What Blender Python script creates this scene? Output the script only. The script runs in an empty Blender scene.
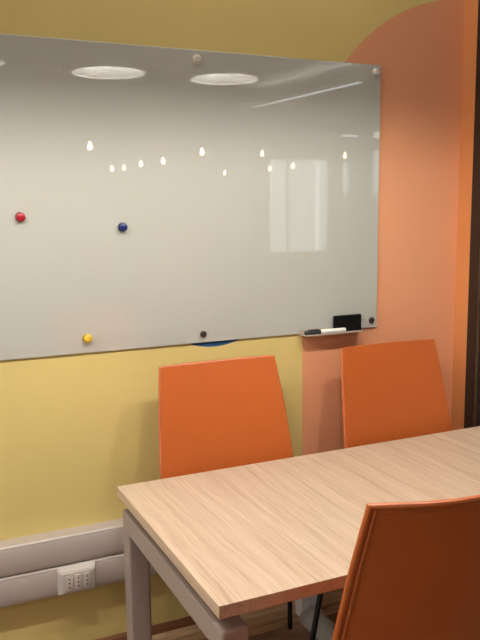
import bpy, bmesh, math, random
from mathutils import Vector, Matrix
random.seed(4)
sc = bpy.context.scene
C = sc.collection
PI = math.pi

# ------------------------------------------------------------------ materials
def new_mat(name):
    m = bpy.data.materials.new(name); m.use_nodes = True
    nt = m.node_tree; b = nt.nodes['Principled BSDF']
    return m, nt, b

def plain(name, col, rough=.5, metal=0., spec=.5, bump=0., bscale=300., mottle=0., mscale=6., coat=0.):
    m, nt, b = new_mat(name)
    b.inputs['Roughness'].default_value = rough; b.inputs['Metallic'].default_value = metal
    b.inputs['Specular IOR Level'].default_value = spec
    b.inputs['Coat Weight'].default_value = coat; b.inputs['Coat Roughness'].default_value = .005
    tc = nt.nodes.new('ShaderNodeTexCoord')
    n = nt.nodes.new('ShaderNodeTexNoise'); n.inputs['Scale'].default_value = mscale; n.inputs['Detail'].default_value = 4
    nt.links.new(tc.outputs['Object'], n.inputs['Vector'])
    mx = nt.nodes.new('ShaderNodeMix'); mx.data_type = 'RGBA'
    c = list(col) + [1]
    mx.inputs['A'].default_value = [min(1, v*(1-mottle)) for v in col] + [1]
    mx.inputs['B'].default_value = [min(1, v*(1+mottle)) for v in col] + [1]
    nt.links.new(n.outputs['Fac'], mx.inputs['Factor'])
    nt.links.new(mx.outputs['Result'], b.inputs['Base Color'])
    if bump:
        n2 = nt.nodes.new('ShaderNodeTexNoise'); n2.inputs['Scale'].default_value = bscale; n2.inputs['Detail'].default_value = 3
        nt.links.new(tc.outputs['Object'], n2.inputs['Vector'])
        bp = nt.nodes.new('ShaderNodeBump'); bp.inputs['Strength'].default_value = bump; bp.inputs['Distance'].default_value = .002
        nt.links.new(n2.outputs['Fac'], bp.inputs['Height']); nt.links.new(bp.outputs['Normal'], b.inputs['Normal'])
    return m

def emit(name, col, strength, sampled=True):
    m = bpy.data.materials.new(name); m.use_nodes = True
    nt = m.node_tree; nt.nodes.clear()
    e = nt.nodes.new('ShaderNodeEmission'); o = nt.nodes.new('ShaderNodeOutputMaterial')
    e.inputs['Color'].default_value = (*col, 1); e.inputs['Strength'].default_value = strength
    nt.links.new(e.outputs[0], o.inputs[0])
    if not sampled: m.cycles.emission_sampling = 'NONE'
    return m

YEL = (.69, .55, .21); ORA = (.76, .345, .185); BLU = (.020, .085, .20)
MC = (2.161, 1.650, .738); MX = 1.408            # mural arch: centre, radius, straight left side
BC = (1.045, 1.3750, .283)                     # blue painted circle

def mural_mat():
    m, nt, b = new_mat('painted_mural_wall')
    N = nt.nodes; L = nt.links
    def math_(op, a, bb=None):
        n = N.new('ShaderNodeMath'); n.operation = op
        for i, v in enumerate((a, bb)):
            if v is None: continue
            if isinstance(v, (int, float)): n.inputs[i].default_value = v
            else: L.new(v, n.inputs[i])
        return n.outputs[0]
    tc = N.new('ShaderNodeTexCoord'); s = N.new('ShaderNodeSeparateXYZ'); L.new(tc.outputs['Object'], s.inputs[0])
    x, z = s.outputs[0], s.outputs[2]
    def dist(cx, cz):
        dx = math_('SUBTRACT', x, cx); dz = math_('SUBTRACT', z, cz)
        return math_('SQRT', math_('ADD', math_('MULTIPLY', dx, dx), math_('MULTIPLY', dz, dz)))
    low = math_('MULTIPLY', math_('GREATER_THAN', x, MX), math_('LESS_THAN', z, MC[1]))
    arch = math_('MAXIMUM', low, math_('LESS_THAN', dist(MC[0], MC[1]), MC[2]))
    blue = math_('LESS_THAN', dist(BC[0], BC[1]), BC[2])
    nz = N.new('ShaderNodeTexNoise'); nz.inputs['Scale'].default_value = 2.5; nz.inputs['Detail'].default_value = 5
    L.new(tc.outputs['Object'], nz.inputs['Vector'])
    m1 = N.new('ShaderNodeMix'); m1.data_type = 'RGBA'; m1.inputs['A'].default_value = (*YEL, 1); m1.inputs['B'].default_value = (*ORA, 1)
    L.new(arch, m1.inputs['Factor'])
    m2 = N.new('ShaderNodeMix'); m2.data_type = 'RGBA'; m2.inputs['B'].default_value = (*BLU, 1)
    L.new(m1.outputs['Result'], m2.inputs['A']); L.new(blue, m2.inputs['Factor'])
    hs = N.new('ShaderNodeHueSaturation'); L.new(m2.outputs['Result'], hs.inputs['Color'])
    L.new(math_('ADD', math_('MULTIPLY', nz.outputs['Fac'], .10), .95), hs.inputs['Value'])
    L.new(hs.outputs['Color'], b.inputs['Base Color'])
    b.inputs['Roughness'].default_value = .55; b.inputs['Specular IOR Level'].default_value = .3
    n2 = N.new('ShaderNodeTexNoise'); n2.inputs['Scale'].default_value = 180; L.new(tc.outputs['Object'], n2.inputs['Vector'])
    bp = N.new('ShaderNodeBump'); bp.inputs['Strength'].default_value = .12; bp.inputs['Distance'].default_value = .002
    L.new(n2.outputs['Fac'], bp.inputs['Height']); L.new(bp.outputs['Normal'], b.inputs['Normal'])
    return m

def laminate_mat():
    m, nt, b = new_mat('pale_oak_laminate')
    N = nt.nodes; L = nt.links
    tc = N.new('ShaderNodeTexCoord')
    mp = N.new('ShaderNodeMapping'); mp.inputs['Scale'].default_value = (1, .028, 1); L.new(tc.outputs['Object'], mp.inputs['Vector'])
    # slow waviness of the grain
    nw = N.new('ShaderNodeTexNoise'); nw.inputs['Scale'].default_value = 5; nw.inputs['Detail'].default_value = 2
    mpw = N.new('ShaderNodeMapping'); mpw.inputs['Scale'].default_value = (1, .35, 1); L.new(tc.outputs['Object'], mpw.inputs['Vector']); L.new(mpw.outputs[0], nw.inputs['Vector'])
    ad = N.new('ShaderNodeVectorMath'); ad.operation = 'MULTIPLY_ADD'
    L.new(nw.outputs['Color'], ad.inputs[0]); ad.inputs[1].default_value = (.06, 0, 0); L.new(mp.outputs[0], ad.inputs[2])
    n1 = N.new('ShaderNodeTexNoise'); n1.inputs['Scale'].default_value = 150; n1.inputs['Detail'].default_value = 5; n1.inputs['Roughness'].default_value = .65
    L.new(ad.outputs[0], n1.inputs['Vector'])
    n2 = N.new('ShaderNodeTexNoise'); n2.inputs['Scale'].default_value = 22; n2.inputs['Detail'].default_value = 3
    L.new(ad.outputs[0], n2.inputs['Vector'])
    r1 = N.new('ShaderNodeValToRGB'); e = r1.color_ramp
    e.elements[0].position = .30; e.elements[0].color = (.43, .315, .225, 1)
    e.elements[1].position = .60; e.elements[1].color = (.61, .48, .37, 1)
    k = e.elements.new(.46); k.color = (.56, .43, .32, 1)
    L.new(n1.outputs['Fac'], r1.inputs['Fac'])
    r2 = N.new('ShaderNodeValToRGB'); e = r2.color_ramp
    e.elements[0].position = .35; e.elements[0].color = (.86, .82, .78, 1); e.elements[1].position = .65; e.elements[1].color = (1, 1, 1, 1)
    L.new(n2.outputs['Fac'], r2.inputs['Fac'])
    mx = N.new('ShaderNodeMix'); mx.data_type = 'RGBA'; mx.blend_type = 'MULTIPLY'; mx.inputs['Factor'].default_value = 1
    L.new(r1.outputs['Color'], mx.inputs['A']); L.new(r2.outputs['Color'], mx.inputs['B'])
    L.new(mx.outputs['Result'], b.inputs['Base Color'])
    b.inputs['Roughness'].default_value = .42; b.inputs['Specular IOR Level'].default_value = .4
    bp = N.new('ShaderNodeBump'); bp.inputs['Strength'].default_value = .08; bp.inputs['Distance'].default_value = .001
    L.new(n1.outputs['Fac'], bp.inputs['Height']); L.new(bp.outputs['Normal'], b.inputs['Normal'])
    return m

def plank_mat():
    m, nt, b = new_mat('wood_plank_floor')
    N = nt.nodes; L = nt.links
    tc = N.new('ShaderNodeTexCoord')
    br = N.new('ShaderNodeTexBrick'); br.inputs['Scale'].default_value = 1
    br.inputs['Brick Width'].default_value = .9; br.inputs['Row Height'].default_value = .095
    br.inputs['Mortar Size'].default_value = .0015; br.offset = .37; br.inputs['Bias'].default_value = -.1
    br.inputs['Color1'].default_value = (.52, .31, .165, 1); br.inputs['Color2'].default_value = (.17, .085, .048, 1)
    br.inputs['Mortar'].default_value = (.03, .016, .01, 1)
    L.new(tc.outputs['Object'], br.inputs['Vector'])
    mp = N.new('ShaderNodeMapping'); mp.inputs['Scale'].default_value = (.08, 1, 1); L.new(tc.outputs['Object'], mp.inputs['Vector'])
    n = N.new('ShaderNodeTexNoise'); n.inputs['Scale'].default_value = 60; n.inputs['Detail'].default_value = 6; L.new(mp.outputs[0], n.inputs['Vector'])
    r = N.new('ShaderNodeValToRGB'); r.color_ramp.elements[0].position = .3; r.color_ramp.elements[0].color = (.45, .45, .45, 1)
    r.color_ramp.elements[1].position = .7; r.color_ramp.elements[1].color = (1.3, 1.3, 1.3, 1); L.new(n.outputs['Fac'], r.inputs['Fac'])
    mx = N.new('ShaderNodeMix'); mx.data_type = 'RGBA'; mx.blend_type = 'MULTIPLY'; mx.inputs['Factor'].default_value = 1
    L.new(br.outputs['Color'], mx.inputs['A']); L.new(r.outputs['Color'], mx.inputs['B'])
    L.new(mx.outputs['Result'], b.inputs['Base Color']); b.inputs['Roughness'].default_value = .4
    return m

def wood_mat(name, c1, c2, rough=.45):
    m, nt, b = new_mat(name)
    N = nt.nodes; L = nt.links
    tc = N.new('ShaderNodeTexCoord'); mp = N.new('ShaderNodeMapping'); mp.inputs['Scale'].default_value = (.06, 1, 1)
    L.new(tc.outputs['Object'], mp.inputs['Vector'])
    n = N.new('ShaderNodeTexNoise'); n.inputs['Scale'].default_value = 120; n.inputs['Detail'].default_value = 5; L.new(mp.outputs[0], n.inputs['Vector'])
    r = N.new('ShaderNodeValToRGB'); r.color_ramp.elements[0].position = .3; r.color_ramp.elements[0].color = (*c1, 1)
    r.color_ramp.elements[1].position = .7; r.color_ramp.elements[1].color = (*c2, 1)
    L.new(n.outputs['Fac'], r.inputs['Fac']); L.new(r.outputs['Color'], b.inputs['Base Color']); b.inputs['Roughness'].default_value = rough
    return m

def pane_mat():
    m = bpy.data.materials.new('clear_partition_glass'); m.use_nodes = True
    nt = m.node_tree; nt.nodes.clear(); N = nt.nodes; L = nt.links
    o = N.new('ShaderNodeOutputMaterial'); t = N.new('ShaderNodeBsdfTransparent'); t.inputs[0].default_value = (.93, .95, .94, 1)
    g = N.new('ShaderNodeBsdfGlossy'); g.inputs['Roughness'].default_value = .02
    f = N.new('ShaderNodeLayerWeight'); f.inputs[0].default_value = .5
    pw = N.new('ShaderNodeMath'); pw.operation = 'POWER'; pw.inputs[1].default_value = 5; L.new(f.outputs['Facing'], pw.inputs[0])
    ma = N.new('ShaderNodeMath'); ma.operation = 'MULTIPLY_ADD'; ma.inputs[1].default_value = .9; ma.inputs[2].default_value = .03; L.new(pw.outputs[0], ma.inputs[0])
    mx = N.new('ShaderNodeMixShader'); L.new(ma.outputs[0], mx.inputs[0]); L.new(t.outputs[0], mx.inputs[1]); L.new(g.outputs[0], mx.inputs[2])
    L.new(mx.outputs[0], o.inputs[0])
    return m

M = dict(
    mural=mural_mat(), laminate=laminate_mat(), planks=plank_mat(), pane=pane_mat(),
    orange_paint=plain('orange_wall_paint', (.62, .25, .09), .55, spec=.3, bump=.1, bscale=180, mottle=.05),
    pale_wall=plain('pale_plaster', (.48, .46, .42), .8, bump=.1, bscale=90, mottle=.04),
    ceiling=plain('grey_ceiling', (.80, .79, .77), .9, bump=.1, bscale=60, mottle=.08),
    board=plain('back_painted_glass', (.49, .495, .455), .006, spec=.5, coat=1., mottle=.01),
    glass_edge=plain('glass_edge_green', (.45, .50, .44), .1),
    chrome=plain('brushed_steel', (.74, .70, .62), .3, .25, mottle=.05, mscale=80),
    dark_cap=plain('dark_bronze_cap', (.055, .035, .028), .35, .4, mottle=.1, mscale=80),
    red=plain('red_plastic', (.33, .012, .02), .3, mottle=.05), blue=plain('blue_plastic', (.008, .022, .13), .3, mottle=.05),
    yellow=plain('yellow_plastic', (.74, .47, .04), .3, mottle=.05),
    felt=plain('black_felt', (.006, .006, .006), .95, spec=.1, bump=.6, bscale=900, mottle=.3, mscale=400),
    black_plastic=plain('black_plastic', (.01, .01, .011), .4, mottle=.1),
    white_plastic=plain('white_plastic', (.78, .77, .74), .35, mottle=.03),
    acrylic=plain('frosted_acrylic', (.44, .38, .32), .2, mottle=.02),
    trunk=plain('warm_white_pvc', (.45, .395, .365), .42, bump=.04, bscale=220, mottle=.03),
    trunk_line=plain('pvc_joint', (.40, .36, .33), .5, mottle=.05),
    socket=plain('socket_white', (.56, .51, .47), .35, mottle=.03),
    hole=plain('socket_hole', (.05, .04, .035), .7, mottle=.1),
    steel_paint=plain('taupe_powder_coat', (.33, .27, .245), .45, bump=.05, bscale=600, mottle=.04, mscale=40),
    chair=plain('orange_leatherette', (.47, .104, .017), .42, spec=.5, bump=.1, bscale=420, mottle=.06, mscale=5),
    chair_edge=plain('orange_piping', (.44, .100, .019), .38, bump=.05, bscale=420, mottle=.05),
    chair_leg=plain('black_tube', (.012, .011, .011), .35, .3, mottle=.1),
    baseboard=wood_mat('brown_baseboard', (.17, .065, .03), (.30, .13, .06)),
    shoe=wood_mat('tan_shoe_moulding', (.56, .35, .18), (.78, .54, .31)),
    frame=wood_mat('dark_brown_frame', (.012, .008, .006), (.028, .018, .012), .35),
    frame_line=wood_mat('brown_frame_edge', (.07, .04, .022), (.11, .065, .035), .35),
    ribbed=plain('ribbed_white_duct', (.85, .83, .80), .5, mottle=.04),
    cover=plain('grey_floor_cover', (.42, .41, .38), .35, mottle=.06, mscale=30),
    shade=plain('grey_lamp_shade', (.05, .048, .045), .5, .2, mottle=.06), shade_in=plain('white_lamp_lining', (.42, .42, .42), .5, mottle=.02),
    cord=plain('black_cord', (.012, .012, .012), .6, mottle=.1),
    lamp=emit('lamp_bulb_glow', (1, .84, .62), 12, False),
    filament=emit('filament_glow', (1, .80, .48), 18, False),
    daylight=emit('window_daylight', (.80, .93, 1), 1.7), daylight_hi=emit('window_daylight_bright', (.86, .95, 1), 3.0),
    left_fill=emit('left_window_fill', (.97, .98, 1), 5.0),
    strip=emit('ceiling_strip_glow', (.93, .96, 1), 3.5),
)

# ------------------------------------------------------------------ mesh helpers
def bx(bm, x0, x1, y0, y1, z0, z1, bev=0., seg=2):
    r = bmesh.ops.create_cube(bm, size=1)
    vs = r['verts']
    for v in vs:
        v.co = Vector(((x0+x1)/2 + v.co.x*(x1-x0), (y0+y1)/2 + v.co.y*(y1-y0), (z0+z1)/2 + v.co.z*(z1-z0)))
    if bev:
        es = list({e for v in vs for e in v.link_edges})
        bmesh.ops.bevel(bm, geom=es, offset=bev, segments=seg, profile=.5, affect='EDGES')

def frames(pts, closed=False):
    n = len(pts); out = []; up = None
    for i in range(n):
        a = pts[i-1] if (closed or i > 0) else pts[0]
        b = pts[(i+1) % n] if (closed or i < n-1) else pts[-1]
        t = (b-a).normalized()
        if up is None:
            up = Vector((0, 0, 1)) if abs(t.z) < .9 else Vector((0, 1, 0))
        u = (up - t*up.dot(t)).normalized(); up = u
        out.append((t, u, t.cross(u)))
    return out

def tube(bm, pts, rad, seg=10, closed=False, caps=True):
    pts = [Vector(p) for p in pts]; fr = frames(pts, closed); rings = []
    for i, p in enumerate(pts):
        r = rad[i] if isinstance(rad, (list, tuple)) else rad
        rings.append([bm.verts.new(p + fr[i][1]*(r*math.cos(2*PI*k/seg)) + fr[i][2]*(r*math.sin(2*PI*k/seg))) for k in range(seg)])
    m = len(rings)
    for i in range(m if closed else m-1):
        a, b = rings[i], rings[(i+1) % m]
        for k in range(seg): bm.faces.new((a[k], a[(k+1) % seg], b[(k+1) % seg], b[k]))
    if caps and not closed:
        bm.faces.new(rings[0][::-1]); bm.faces.new(rings[-1])

def lathe(bm, prof, seg=24, mat=None, axis='z', origin=(0, 0, 0)):
    """prof: (radius, height) pairs."""
    def P(r, h, a):
        c, s = r*math.cos(a), r*math.sin(a)
        v = Vector((c, s, h)) if axis == 'z' else (Vector((c, -h, s)) if axis == '-y' else Vector((h, c, s)))
        return v + Vector(origin)
    rings = []
    for r, h in prof:
        rings.append([bm.verts.new(P(0, h, 0))] if r < 1e-6 else [bm.verts.new(P(r, h, 2*PI*k/seg)) for k in range(seg)])
    for a, b in zip(rings, rings[1:]):
        for k in range(seg):
            q = [a[k % len(a)], a[(k+1) % len(a)], b[(k+1) % len(b)], b[k % len(b)]]
            u = []
            for v in q:
                if v not in u: u.append(v)
            if len(u) > 2: bm.faces.new(u)

def sweep_profile(bm, prof, x0, x1):
    """closed (y,z) profile extruded along x."""
    a = [bm.verts.new((x0, y, z)) for y, z in prof]; b = [bm.verts.new((x1, y, z)) for y, z in prof]
    n = len(prof)
    for i in range(n): bm.faces.new((a[i], a[(i+1) % n], b[(i+1) % n], b[i]))
    bm.faces.new(a[::-1]); bm.faces.new(b)

def obj(name, bm, m, parent=None, smooth=True, label=None):
    bmesh.ops.recalc_face_normals(bm, faces=bm.faces[:])
    me = bpy.data.meshes.new(name); bm.to_mesh(me); bm.free()
    for mm in (m if isinstance(m, (list, tuple)) else [m]): me.materials.append(mm)
    if smooth:
        me.polygons.foreach_set('use_smooth', [True]*len(me.polygons))
        try: me.set_sharp_from_angle(angle=math.radians(32))
        except Exception: pass
    o = bpy.data.objects.new(name, me); C.objects.link(o)
    if parent: o.parent = parent
    if label: o['label'] = label
    return o

def thing(name, label, cat, loc=(0, 0, 0), rz=0, group=None):
    o = bpy.data.objects.new(name, None); o.empty_display_size = .1; C.objects.link(o)
    o.location = loc; o.rotation_euler = (0, 0, rz)
    return tag(o, label, cat, group)

def tag(o, label, cat, group=None):
    o['label'] = label; o['category'] = cat
    if group: o['group'] = group
    return o

def struct(name, bm, m, parent=None, smooth=False):
    o = obj(name, bm, m, parent, smooth)
    if not parent: o['kind'] = 'structure'
    return o

def box_obj(name, m, dims, parent=None, bev=0., label=None, seg=2):
    bm = bmesh.new(); bx(bm, *dims, bev, seg); return obj(name, bm, m, parent, False, label)

def sbox(name, m, dims, parent=None):
    bm = bmesh.new(); bx(bm, *dims); return struct(name, bm, m, parent)

# ------------------------------------------------------------------ setting
WY = .009                                    # face of the painted wall (the glass board's face is y = 0)
XR = 2.14                                   # inner face of the right-hand wall return
RX, RY, RZ = 9.4, -10.0, 3.15               # far side wall, far end, ceiling
sbox('floor', M['planks'], (-3, RX, RY-.1, WY+.1, -.05, 0))
sbox('ceiling', M['ceiling'], (-3, RX, RY-.1, WY+.1, RZ, RZ+.1))
sbox('wall_back', M['mural'], (-3, XR+.1, WY, WY+.1, 0, RZ))
bm = bmesh.new()
bx(bm, -3.1, -3, RY, -2.0, 0, RZ); bx(bm, -3.1, -3, -.4, WY+.1, 0, RZ); bx(bm, -3.1, -3, -2.0, -.4, 0, .55); bx(bm, -3.1, -3, -2.0, -.4, 2.0, RZ)
struct('wall_left', bm, M['pale_wall'])
sbox('wall_right', M['orange_paint'], (XR, XR+.1, -.07, WY, 0, RZ))
sbox('wall_side', M['pale_wall'], (RX, RX+.1, RY, WY+.1, 0, RZ))
sbox('wall_outer', M['pale_wall'], (XR+.1, RX, WY, WY+.1, 0, RZ))
# baseboard with a paler shoe moulding
bm = bmesh.new(); sweep_profile(bm, [(WY, 0), (WY-.014, 0), (WY-.014, .072), (WY-.010, .079), (WY, .081)], -3, XR); struct('baseboard_back', bm, M['baseboard'])
bm = bmesh.new(); sweep_profile(bm, [(WY-.014, 0), (WY-.034, 0), (WY-.034, .030), (WY-.028, .044), (WY-.014, .050)], -3, XR); struct('trim_1', bm, M['shoe'])

# dark framed glass partition on the right
w = thing('window_1', '', ''); 
for k in ('label', 'category'): del w[k]
w['kind'] = 'structure'
sbox('jamb', M['frame'], (XR, XR+.09, -.121, -.07, 0, RZ), w)
sbox('bead', M['frame_line'], (XR+.003, XR+.09, -.128, -.121, 0, RZ), w)
sbox('stile', M['frame'], (XR+.012, XR+.075, -.25, -.128, 0, RZ), w)
sbox('mullion', M['frame'], (XR, XR+.09, -2.35, -2.28, 0, RZ), w)
sbox('sill', M['frame'], (XR, XR+.09, -2.28, -.25, 0, .08), w)
sbox('transom', M['frame'], (XR, XR+.09, -2.28, -.25, RZ-.10, RZ), w)
sbox('pane', M['pane'], (XR+.040, XR+.048, -2.28, -.25, .08, RZ-.10), w)

# unseen window added in the left-hand wall as fill under the table
w8 = thing('window_8', '', '')
for k in ('label', 'category'): del w8[k]
w8['kind'] = 'structure'
fr = bmesh.new()
bx(fr, -3.07, -2.99, -2.0, -1.95, .55, 2.0); bx(fr, -3.07, -2.99, -.45, -.4, .55, 2.0); bx(fr, -3.07, -2.99, -1.95, -.45, .55, .60); bx(fr, -3.07, -2.99, -1.95, -.45, 1.95, 2.0)
struct('window_frame', fr, M['pale_wall'], w8)
sbox('pane', M['left_fill'], (-3.06, -3.05, -1.95, -.45, .60, 1.95), w8)

# far end of the office: daylit windows in a pale wall
wins = [(6.37, 7.69, .74, 2.50), (7.93, 8.15, 1.82, 2.48), (8.62, 9.30, 1.82, 2.70), (-1.6, .4, .8, 2.4), (7.90, 8.36, 2.86, 2.99), (8.62, 9.2, 2.86, 3.06)]
# wall built as slabs around the openings
xs = sorted({-3, RX, *[v for q in wins for v in q[:2]]}); bm = bmesh.new()
for a, b_ in zip(xs, xs[1:]):
    mid = (a+b_)/2; z = 0.
    for q in sorted([q for q in wins if q[0] < mid < q[1]], key=lambda q: q[2]):
        if q[2] > z: bx(bm, a, b_, RY-.1, RY, z, q[2])
        z = q[3]
    bx(bm, a, b_, RY-.1, RY, z, RZ)
struct('wall_front', bm, M['pale_wall'])
for i, q in enumerate(wins):
    wn = thing('window_%d' % (i+2), '', '')
    for k in ('label', 'category'): del wn[k]
    wn['kind'] = 'structure'
    fr = bmesh.new(); t = .035
    bx(fr, q[0], q[0]+t, RY-.07, RY+.01, q[2], q[3]); bx(fr, q[1]-t, q[1], RY-.07, RY+.01, q[2], q[3])
    bx(fr, q[0]+t, q[1]-t, RY-.07, RY+.01, q[2], q[2]+t); bx(fr, q[0]+t, q[1]-t, RY-.07, RY+.01, q[3]-t, q[3])
    struct('window_frame', fr, M['pale_wall'], wn)
    if i == 0:
        sbox('pane', M['daylight'], (q[0]+t, 7.40, RY-.06, RY-.05, q[2]+t, q[3]-t), wn)
        sbox('window_mullion', M['pale_wall'], (6.77, 6.80, RY-.05, RY+.01, q[2]+t, q[3]-t), wn)
        sbox('side_pane', M['daylight_hi'], (7.40, 7.50, RY-.06, RY-.05, q[2]+t, q[3]-t), wn)
        sbox('edge_pane', M['daylight'], (7.50, q[1]-t, RY-.06, RY-.05, q[2]+t, q[3]-t), wn)
    else:
        sbox('pane', M['daylight_hi'] if i > 3 else M['daylight'], (q[0]+t, q[1]-t, RY-.06, RY-.05, q[2]+t, q[3]-t), wn)

# ------------------------------------------------------------------ glass board and what is on it
BX0, BX1, BZ0, BZ1 = .247, 1.741, 1.112, 2.112
board = thing('glass_whiteboard', 'pale grey glass whiteboard on standoffs on the yellow and orange wall', 'whiteboard', ((BX0+BX1)/2, WY, BZ0))
ox, oz = (BX0+BX1)/2, BZ0
box_obj('glass_panel', M['board'], (BX0-ox, BX1-ox, -WY, -WY+.007, 0, BZ1-oz), board, .0012)
def standoff(x, z, m, label=None):
    bm = bmesh.new()
    lathe(bm, [(.007, .0004), (.007, WY+.0005)], 16, axis='-y', origin=(x-ox, 0, z-oz))
    lathe(bm, [(0, WY+.0005), (.0115, WY+.0005), (.0115, WY+.0065), (.0095, WY+.009), (.004, WY+.0095), (.0035, WY+.008), (0, WY+.008)], 24, axis='-y', origin=(x-ox, 0, z-oz))
    if m is M['chrome']: lathe(bm, [(.0115, WY+.0002), (.0165, WY+.0002), (.0160, WY+.0012), (.0115, WY+.0014)], 28, axis='-y', origin=(x-ox, 0, z-oz))
    obj('standoff', bm, m, board, label=label)
for x, z in ((.994, 2.082), (1.719, 2.086), (.270, 2.082)): standoff(x, z, M['chrome'], 'shiny steel standoff cap')
for x, z in ((.998, 1.143), (1.714, 1.142), (.270, 1.143)): standoff(x, z, M['dark_cap'], 'dark standoff cap')

def magnet(x, z, m, label):
    t = thing('button_magnet', label, 'magnet', (x, 0, z), 0, 'round magnets on the glass board'); t.scale = (1.12, 1.12, 1.12)
    bm = bmesh.new()
    lathe(bm, [(0, 0), (.0135, 0), (.0140, .002), (.0132, .0048)], 24, axis='-y'); obj('base', bm, m, t)
    bm = bmesh.new()
    lathe(bm, [(.0105, .0048), (.0125, .0085), (.0130, .012), (.0118, .0155), (.0080, .0178), (0, .0185)], 24, axis='-y'); obj('knob', bm, m, t)
magnet(.387, 1.563, M['red'], 'red round magnet at the left of the glass board')
magnet(.715, 1.525, M['blue'], 'blue round magnet on the glass board')
magnet(.583, 1.162, M['yellow'], 'yellow round magnet near the bottom edge of the glass board')

tray = thing('pen_tray', 'narrow pale pen tray at the lower right edge of the glass board', 'tray', (1.52, 0, 1.108))
bm = bmesh.new(); bx(bm, -.130, .130, -.050, 0, 0, .003, .0008); obj('tray_base', bm, M['acrylic'], tray)
box_obj('mounting_strip', M['acrylic'], (-.130, .130, -.003, 0, .003, .020), tray, .0006)
box_obj('front_lip', M['acrylic'], (-.130, .130, -.050, -.0475, .003, .0055), tray, .0006)

mk = thing('marker_pen', 'white whiteboard marker with black cap lying in the pen tray', 'marker', (1.393, -.0375, 1.111+.0088), 0)
bm = bmesh.new(); lathe(bm, [(0, .066), (.0080, .066), (.0085, .068), (.0085, .172), (.0078, .176), (.0045, .1775), (0, .1775)], 20, axis='x'); obj('barrel', bm, M['white_plastic'], mk, label='white barrel')
bm = bmesh.new(); lathe(bm, [(0, 0), (.0062, 0), (.0075, .002), (.0088, .022), (.0088, .0655), (0, .0655)], 20, axis='x'); obj('cap', bm, M['black_plastic'], mk, label='black cap')
bm = bmesh.new(); bx(bm, .015, .060, -.0016, .0016, .0085, .0115, .0007); obj('clip', bm, M['black_plastic'], mk)

er = thing('board_eraser', 'black felt board eraser standing in the pen tray beside the marker', 'eraser', (1.592, -.0125, 1.111))
box_obj('felt_pad', M['felt'], (-.060, .060, -.0145, .000, 0, .062), er, .004)
box_obj('grip', M['black_plastic'], (-.058, .058, .000, .0085, .002, .060), er, .003)

# ------------------------------------------------------------------ trunking
def trunking(z0, z1, label, name='cable_trunking'):
    t = thing(name, label, 'trunking', (1.0, WY, z0), 0, 'cable trunking along the wall')
    h = z1-z0; x0, x1 = -2.5, XR-1.0-.004; D = .060
    bm = bmesh.new(); sweep_profile(bm, [(0, 0), (-D+.006, 0), (-D, .006), (-D, h-.006), (-D+.005, h-.0008), (0, h-.0008)], x0, x1); obj('duct', bm, M['trunk'], t)
    bm = bmesh.new(); sweep_profile(bm, [(-D-.0022, .012), (-D-.0030, .014), (-D-.0030, h-.014), (-D-.0022, h-.012), (-D+.001, h-.012), (-D+.001, .012)], x0, x1); obj('cover_strip', bm, M['trunk'], t)
    return t
trunking(.408, .511, 'upper pale cable trunking running along the yellow wall')
trunking(.305, .407, 'lower pale cable trunking carrying the power outlet')
so = thing('power_outlet', 'white three-socket power outlet box set in the lower trunking', 'power outlet', (.502, -.053, .357))
bm = bmesh.new()
a = [(-.066, .0, -.050), (.066, 0, -.050), (.066, 0, .050), (-.066, 0, .050)]
f = [(-.055, -.026, -.036), (.055, -.026, -.036), (.055, -.026, .036), (-.055, -.026, .036)]
va = [bm.verts.new(p) for p in a]; vf = [bm.verts.new(p) for p in f]
for i in range(4): bm.faces.new((va[i], va[(i+1) % 4], vf[(i+1) % 4], vf[i]))
bm.faces.new(va[::-1]); bm.faces.new(vf)
bmesh.ops.bevel(bm, geom=bm.edges[:], offset=.003, segments=2, affect='EDGES'); obj('surround', bm, M['socket'], so)
for i in (-1, 0, 1):
    bm = bmesh.new(); bx(bm, i*.030-.0135, i*.030+.0135, -.030, -.0255, -.026, .026, .0015); s = obj('socket', bm, M['socket'], so)
    for dz in (-.014, 0, .014):
        bm = bmesh.new(); lathe(bm, [(0, .0295), (.0030, .0295), (.0030, .0303), (0, .0303)], 12, axis='-y', origin=(i*.030, 0, dz)); obj('pin_hole', bm, M['hole'], s)
# vertical drop and floor cover below the trunking, behind the table
dz_ = thing('cable_duct', 'white ribbed cable duct dropping from the trunking to the floor', 'cable duct', (1.405, -.048, .0))
bm = bmesh.new()
bx(bm, -.045, .045, -.024, .032, .0, .304, .004); obj('duct_body', bm, M['ribbed'], dz_)
for k in range(14): 
    box_obj('rib', M['ribbed'], (-.047, .047, -.027, -.0235, .012+k*.021, .021+k*.021), dz_, .002)
bm = bmesh.new(); n = 14
prof = [(.050*math.cos(PI*k/n), .044*math.sin(PI*k/n)) for k in range(n+1)]
va = [bm.verts.new((x, -.075, z)) for x, z in prof]; vb = [bm.verts.new((x+.0, -.66, z)) for x, z in prof]
for k in range(n): bm.faces.new((va[k], va[k+1], vb[k+1], vb[k]))
bm.faces.new(va); bm.faces.new(vb); bm.faces.new((va[0], va[-1], vb[-1], vb[0]))
cv = obj('floor_cable_cover', bm, M['cover']); cv.location = (1.395, 0, 0)
tag(cv, 'grey half-round cable cover on the floor under the table', 'cable cover')

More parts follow.
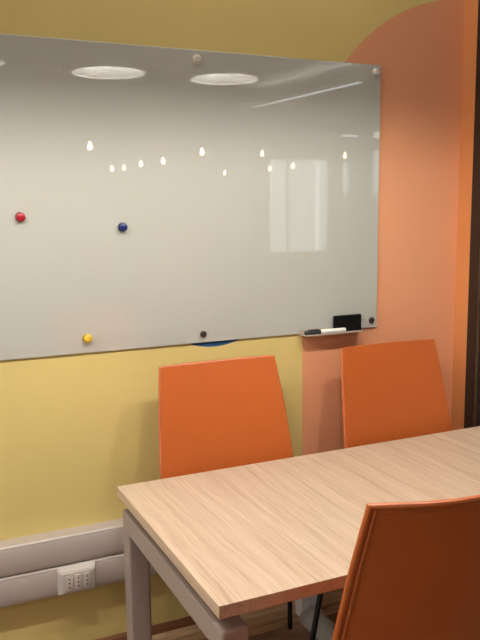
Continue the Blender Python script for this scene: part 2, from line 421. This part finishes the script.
# ------------------------------------------------------------------ table
TX0, TX1, TY0, TY1, TZ = .598, 2.098, -1.052, -.251, .730
tb = thing('conference_table', 'pale oak conference table with taupe steel frame', 'table', ((TX0+TX1)/2, (TY0+TY1)/2, 0))
hx, hy = (TX1-TX0)/2, (TY1-TY0)/2
box_obj('tabletop', M['laminate'], (-hx, hx, -hy, hy, TZ-.031, TZ), tb, .0012)
FZ = .666; S = .060
for sx in (-1, 1):
    xo = sx*(hx-.006); xi = xo - sx*.068
    x0, x1 = min(xo, xi), max(xo, xi)
    for sy in (-1, 1):
        yo = -hy+.002 if sy < 0 else hy-.029; y0, y1 = (yo, yo+S) if sy < 0 else (yo-S, yo)
        lg = box_obj('leg', M['steel_paint'], (x0, x1, y0, y1, .012, FZ), tb, .008, seg=3)
        box_obj('foot', M['black_plastic'], (x0+.006, x1-.006, y0+.006, y1-.006, 0, .012), lg, .002)
    eb = box_obj('end_beam', M['steel_paint'], (x0, x1, -hy+.002+S-.012, hy-.029-S+.012, FZ-S, FZ), tb, .003)
    for yy in (-.16, .16): box_obj('spacer', M['black_plastic'], (x0+.018, x1-.018, yy-.02, yy+.02, FZ, TZ-.031), eb)
box_obj('centre_rail', M['steel_paint'], (-hx+.006+.068, hx-.006-.068, -.03, .03, FZ-.045, FZ), tb, .003)

# ------------------------------------------------------------------ chairs
def lerp_table(t, pts):
    for (a, va_), (b, vb_) in zip(pts, pts[1:]):
        if t <= b: 
            k = (t-a)/(b-a); return va_ + (vb_-va_)*k
    return pts[-1][1]
HW = [(.43, .249), (.60, .2465), (.715, .243), (.90, .228), (1.060, .211)]
BY = [(.43, .052), (.52, .036), (.62, .018), (.715, .0), (.83, -.026), (.95, -.053), (1.060, -.080)]
SEAT_Z = .455
def chair_parts(t, sag, rear, front, depth):
    nz_, nu = 18, 14
    def surf(u, z): return Vector((u*lerp_table(z, HW), lerp_table(z, BY) + sag*u*u, z))
    zs = [.43 + (1.060-.43)*i/nz_ for i in range(nz_+1)]
    us = [-1 + 2*j/nu for j in range(nu+1)]
    TH = .014
    bm = bmesh.new()
    fr_ = [[bm.verts.new(surf(u, z)) for u in us] for z in zs]
    bk = [[bm.verts.new(surf(u, z) + Vector((0, -TH, -.003))) for u in us] for z in zs]
    for i in range(nz_):
        for j in range(nu):
            bm.faces.new((fr_[i][j], fr_[i][j+1], fr_[i+1][j+1], fr_[i+1][j]))
            bm.faces.new((bk[i][j], bk[i+1][j], bk[i+1][j+1], bk[i][j+1]))
        for j in (0, nu): bm.faces.new((fr_[i][j], fr_[i+1][j], bk[i+1][j], bk[i][j]))
    for i in (0, nz_):
        for j in range(nu): bm.faces.new((fr_[i][j], fr_[i][j+1], bk[i][j+1], bk[i][j]))
    back = obj('backrest', bm, M['chair'], t)
    # raised edge round the back panel
    bm = bmesh.new()
    path = [surf(-1, z) for z in zs] + [surf(u, 1.060) for u in us[1:-1]] + [surf(1, z) for z in reversed(zs)]
    path = [p + Vector((0, -TH*.75, -.001)) for p in path]
    tube(bm, path, .0072, 10); obj('edge_rim', bm, M['chair_edge'], back)
    # stitched ridge just inside the edge, on the rear face
    bm = bmesh.new()
    zi = [.44 + (1.054-.44)*i/16 for i in range(17)]; e = .962
    path = [surf(-e, z) for z in zi] + [surf(u*e, 1.054) for u in us[1:-1]] + [surf(e, z) for z in reversed(zi)]
    tube(bm, [p + Vector((0, -TH-.0005, -.003)) for p in path], .0032, 8); obj('seam', bm, M['chair_edge'], back)
    # seat: continuous shell, dished, front rolled down
    bm = bmesh.new(); ny = 16
    def sseat(u, v, off=0):
        y = .045 + v*depth
        z = SEAT_Z - .012*math.sin(v*PI) + .010*u*u - (0 if v < .8 else .045*((v-.8)/.2)**2) + off
        wv = .252 + .004*math.sin(v*PI)
        if v > .85: wv *= 1 - .10*((v-.85)/.15)**2
        return Vector((u*wv, y, z))
    top = [[bm.verts.new(sseat(u, j/ny)) for u in us] for j in range(ny+1)]
    bot = [[bm.verts.new(sseat(u, j/ny, -.026)) for u in us] for j in range(ny+1)]
    for j in range(ny):
        for i in range(nu):
            bm.faces.new((top[j][i], top[j][i+1], top[j+1][i+1], top[j+1][i])); bm.faces.new((bot[j][i], bot[j+1][i], bot[j+1][i+1], bot[j][i+1]))
        for i in (0, nu): bm.faces.new((top[j][i], top[j+1][i], bot[j+1][i], bot[j][i]))
    for j in (0, ny):
        for i in range(nu): bm.faces.new((top[j][i], top[j][i+1], bot[j][i+1], bot[j][i]))
    obj('seat', bm, M['chair'], t)
    # under-seat frame and legs
    fy = front[2]; bm = bmesh.new(); tube(bm, [(-.21, fy, .405), (.21, fy, .405), (rear[0], rear[2], .405), (-rear[0], rear[2], .405)], .011, 8, closed=True); obj('seat_frame', bm, M['chair_leg'], t)
    for s in (-1, 1):
        bm = bmesh.new(); tube(bm, [(s*rear[0], rear[2], .405), (s*(rear[0]*.5+rear[1]*.5), rear[2], .2), (s*rear[1], rear[2], .0)], .0095, 12)
        obj('leg', bm, M['chair_leg'], t, label='black rear leg')
        bm = bmesh.new(); tube(bm, [(s*front[0], fy, .405), (s*(front[0]*.5+front[1]*.5), fy, .2), (s*front[1], fy, .0)], .0095, 12)
        obj('leg', bm, M['chair_leg'], t, label='black front leg')

c1 = thing('meeting_chair', 'orange high-backed chair between table and yellow wall, below the blue painted circle', 'chair', (1.010, -.188, 0), PI, 'orange chairs around the table')
chair_parts(c1, .012, (.280, .280, -.080), (.218, .137, .27), .29)
c2 = thing('meeting_chair', 'orange high-backed chair in front of the orange wall, below the board eraser', 'chair', (1.722, -.188, 0), PI, 'orange chairs around the table')
chair_parts(c2, .012, (.170, .170, -.080), (.218, .200, .27), .29)
c3 = thing('meeting_chair', 'orange chair at the near side of the table, seen from behind', 'chair', (.954, -1.369, 0), 0, 'orange chairs around the table')
chair_parts(c3, .058, (.240, .250, -.03), (.215, .230, .38), .445)

# ------------------------------------------------------------------ lamps
def pendant(x, y, zr, label, power):
    t = thing('pendant_lamp', label, 'lamp', (x, y, zr), 0, 'cone pendant lamps over the table')
    R_, H = .166, .130
    bm = bmesh.new(); lathe(bm, [(R_, 0), (R_+.003, .004), (.035, H), (.022, H+.012), (.020, H+.05), (.006, H+.06)], 40); obj('shade', bm, M['shade'], t)
    bm = bmesh.new(); lathe(bm, [(R_, .0), (R_-.006, .004), (.032, H-.005), (0, H-.005)], 40); obj('shade_lining', bm, M['shade_in'], t, label='white inner face')
    bm = bmesh.new(); lathe(bm, [(R_-.007, .002), (R_-.002, -.003), (R_+.004, -.001), (R_+.004, .005)], 40); obj('rim', bm, M['white_plastic'], t)
    bm = bmesh.new(); tube(bm, [(0, 0, H+.05), (0, 0, RZ-zr-.02)], .0035, 8); obj('cord', bm, M['cord'], t)
    bm = bmesh.new(); lathe(bm, [(0, RZ-zr-.03), (.045, RZ-zr-.03), (.05, RZ-zr-.001), (0, RZ-zr-.001)], 20); obj('ceiling_rose', bm, M['shade'], t)
    bm = bmesh.new(); lathe(bm, [(0, .098), (.012, .100), (.018, .106), (.018, .116), (.012, .128), (0, .128)], 20); obj('bulb', bm, M['lamp'], t)
    ld = bpy.data.lights.new('pendant_light', 'POINT'); ld.energy = power; ld.color = (1, .945, .845); ld.shadow_soft_size = .028
    lo = bpy.data.objects.new('pendant_light', ld); C.objects.link(lo); lo.parent = t; lo.location = (0, 0, .060)
PW = 21.5
pendant(-.830, -1.0, 2.2, 'added cone pendant lamp, unseen beyond the left end of the glass board, farther one', PW)  # this and the next pendant are unseen, added for extra light from the left
pendant(-.240, -1.0, 2.2, 'added cone pendant lamp, unseen beyond the left end of the glass board, nearer one', PW)
pendant(.345, -1.0, 2.206, 'cone pendant lamp reflected at the left edge of the glass board', PW)
pendant(.966, -1.0, 2.197, 'cone pendant lamp reflected left of the top steel standoff', PW)
pendant(1.536, -1.0, 2.203, 'cone pendant lamp reflected just right of the top steel standoff', PW)

for x, y, z in ((1.897, -5.106, 2.219), (3.254, -5.504, 2.219), (3.018, -8.35, 2.177), (3.442, -9.182, 2.24), (3.223, -7.629, 2.209), (3.124, -6.442, 2.176),
                (5.212, -9.3, 2.188), (5.568, -8.35, 2.21), (4.75, -6.998, 2.331), (5.233, -6.998, 2.177), (6.088, -6.998, 2.331)):
    t = thing('filament_lamp', 'warm bare bulb hanging across the room, seen as a small glow in the glass board', 'lamp', (x, y, z-.05), 0, 'bare bulbs reflected in the glass board')
    bm = bmesh.new(); lathe(bm, [(0, 0), (.018, .004), (.027, .020), (.027, .040), (.018, .066), (.013, .085), (0, .085)], 16); obj('bulb', bm, M['filament'], t)
    bm = bmesh.new(); lathe(bm, [(0, .085), (.017, .085), (.017, .125), (.005, .135), (0, .135)], 14); obj('lamp_holder', bm, M['cord'], t)
    bm = bmesh.new(); tube(bm, [(0, 0, .13), (0, 0, RZ-z+.05)], .003, 6); obj('cord', bm, M['cord'], t)

# slim ceiling lights of the office behind
def strip_light(x0, y0, x1, y1, z, label):
    L_ = math.hypot(x1-x0, y1-y0)
    t = thing('linear_ceiling_light', label, 'lamp', ((x0+x1)/2, (y0+y1)/2, z), math.atan2(y1-y0, x1-x0))
    box_obj('housing', M['white_plastic'], (-L_/2-.02, L_/2+.02, -.05, .05, 0, .05), t, .004)
    box_obj('diffuser', M['strip'], (-L_/2, L_/2, -.035, .035, -.006, -.0001), t)
    for sx in (-1, 1):
        bm = bmesh.new(); tube(bm, [(sx*L_*.4, 0, .05), (sx*L_*.4, 0, RZ-z)], .003, 6); obj('cord', bm, M['cord'], t)
    ld = bpy.data.lights.new('fill_uplight', 'AREA'); ld.shape = 'RECTANGLE'; ld.size = L_; ld.size_y = .08; ld.energy = 6; ld.color = (1, .96, .9)  # upward fill added to brighten the ceiling around the strip
    lo = bpy.data.objects.new('fill_uplight', ld); C.objects.link(lo); lo.parent = t; lo.location = (0, 0, .056); lo.rotation_euler = (PI, 0, 0)
strip_light(4.52, -6.74, 4.69, -4.54, 2.90, 'slim bright ceiling light reflected as a slanting line in the glass board')

def fill_panel(x, y, sx, sy, power, col=(1, .93, .82)):  # unseen overhead panel added as soft fill, not a known fixture
    t = thing('ceiling_fill_panel', 'added fill light panel, unseen overhead', 'lamp', (x, y, RZ), 0, 'added fill panels overhead')
    box_obj('panel_frame', M['white_plastic'], (-sx/2-.03, sx/2+.03, -sy/2-.03, sy/2+.03, -.03, 0), t, .003)
    ld = bpy.data.lights.new('fill_panel', 'AREA'); ld.shape = 'RECTANGLE'; ld.size = sx; ld.size_y = sy; ld.energy = power; ld.color = col
    lo = bpy.data.objects.new('fill_panel', ld); C.objects.link(lo); lo.parent = t; lo.location = (0, 0, -.04)
fill_panel(1.1, -.4, 1.7, .5, 9)
fill_panel(.2, -4.3, 1.2, .6, 9)
fill_panel(3.8, -4.3, 1.2, .6, 9)

# ------------------------------------------------------------------ world, camera, view
wd = bpy.data.worlds.new('world'); sc.world = wd; wd.use_nodes = True
wd.node_tree.nodes['Background'].inputs[0].default_value = (.75, .85, 1, 1); wd.node_tree.nodes['Background'].inputs[1].default_value = .5

yaw, pit, rol, f, D, H = .4346, .1461, -.0102, 757.19, 2.4636, 1.5822
F = Vector((math.sin(yaw)*math.cos(pit), math.cos(yaw)*math.cos(pit), -math.sin(pit)))
Rr = Vector((math.cos(yaw), -math.sin(yaw), 0)); U = Rr.cross(F)
R2 = Rr*math.cos(rol) + U*math.sin(rol); U2 = -Rr*math.sin(rol) + U*math.cos(rol)
cd = bpy.data.cameras.new('camera'); cam = bpy.data.objects.new('camera', cd); C.objects.link(cam)
cam.matrix_world = Matrix(((R2.x, U2.x, -F.x, 0), (R2.y, U2.y, -F.y, -D), (R2.z, U2.z, -F.z, H), (0, 0, 0, 1)))
cd.sensor_fit = 'VERTICAL'; cd.sensor_height = 24; cd.lens = f*24/640; cd.clip_start = .05
sc.camera = cam
sc.view_settings.view_transform = 'Standard'; sc.view_settings.look = 'None'
sc.view_settings.gamma = 1; sc.view_settings.use_curve_mapping = False; sc.view_settings.exposure = 0.1
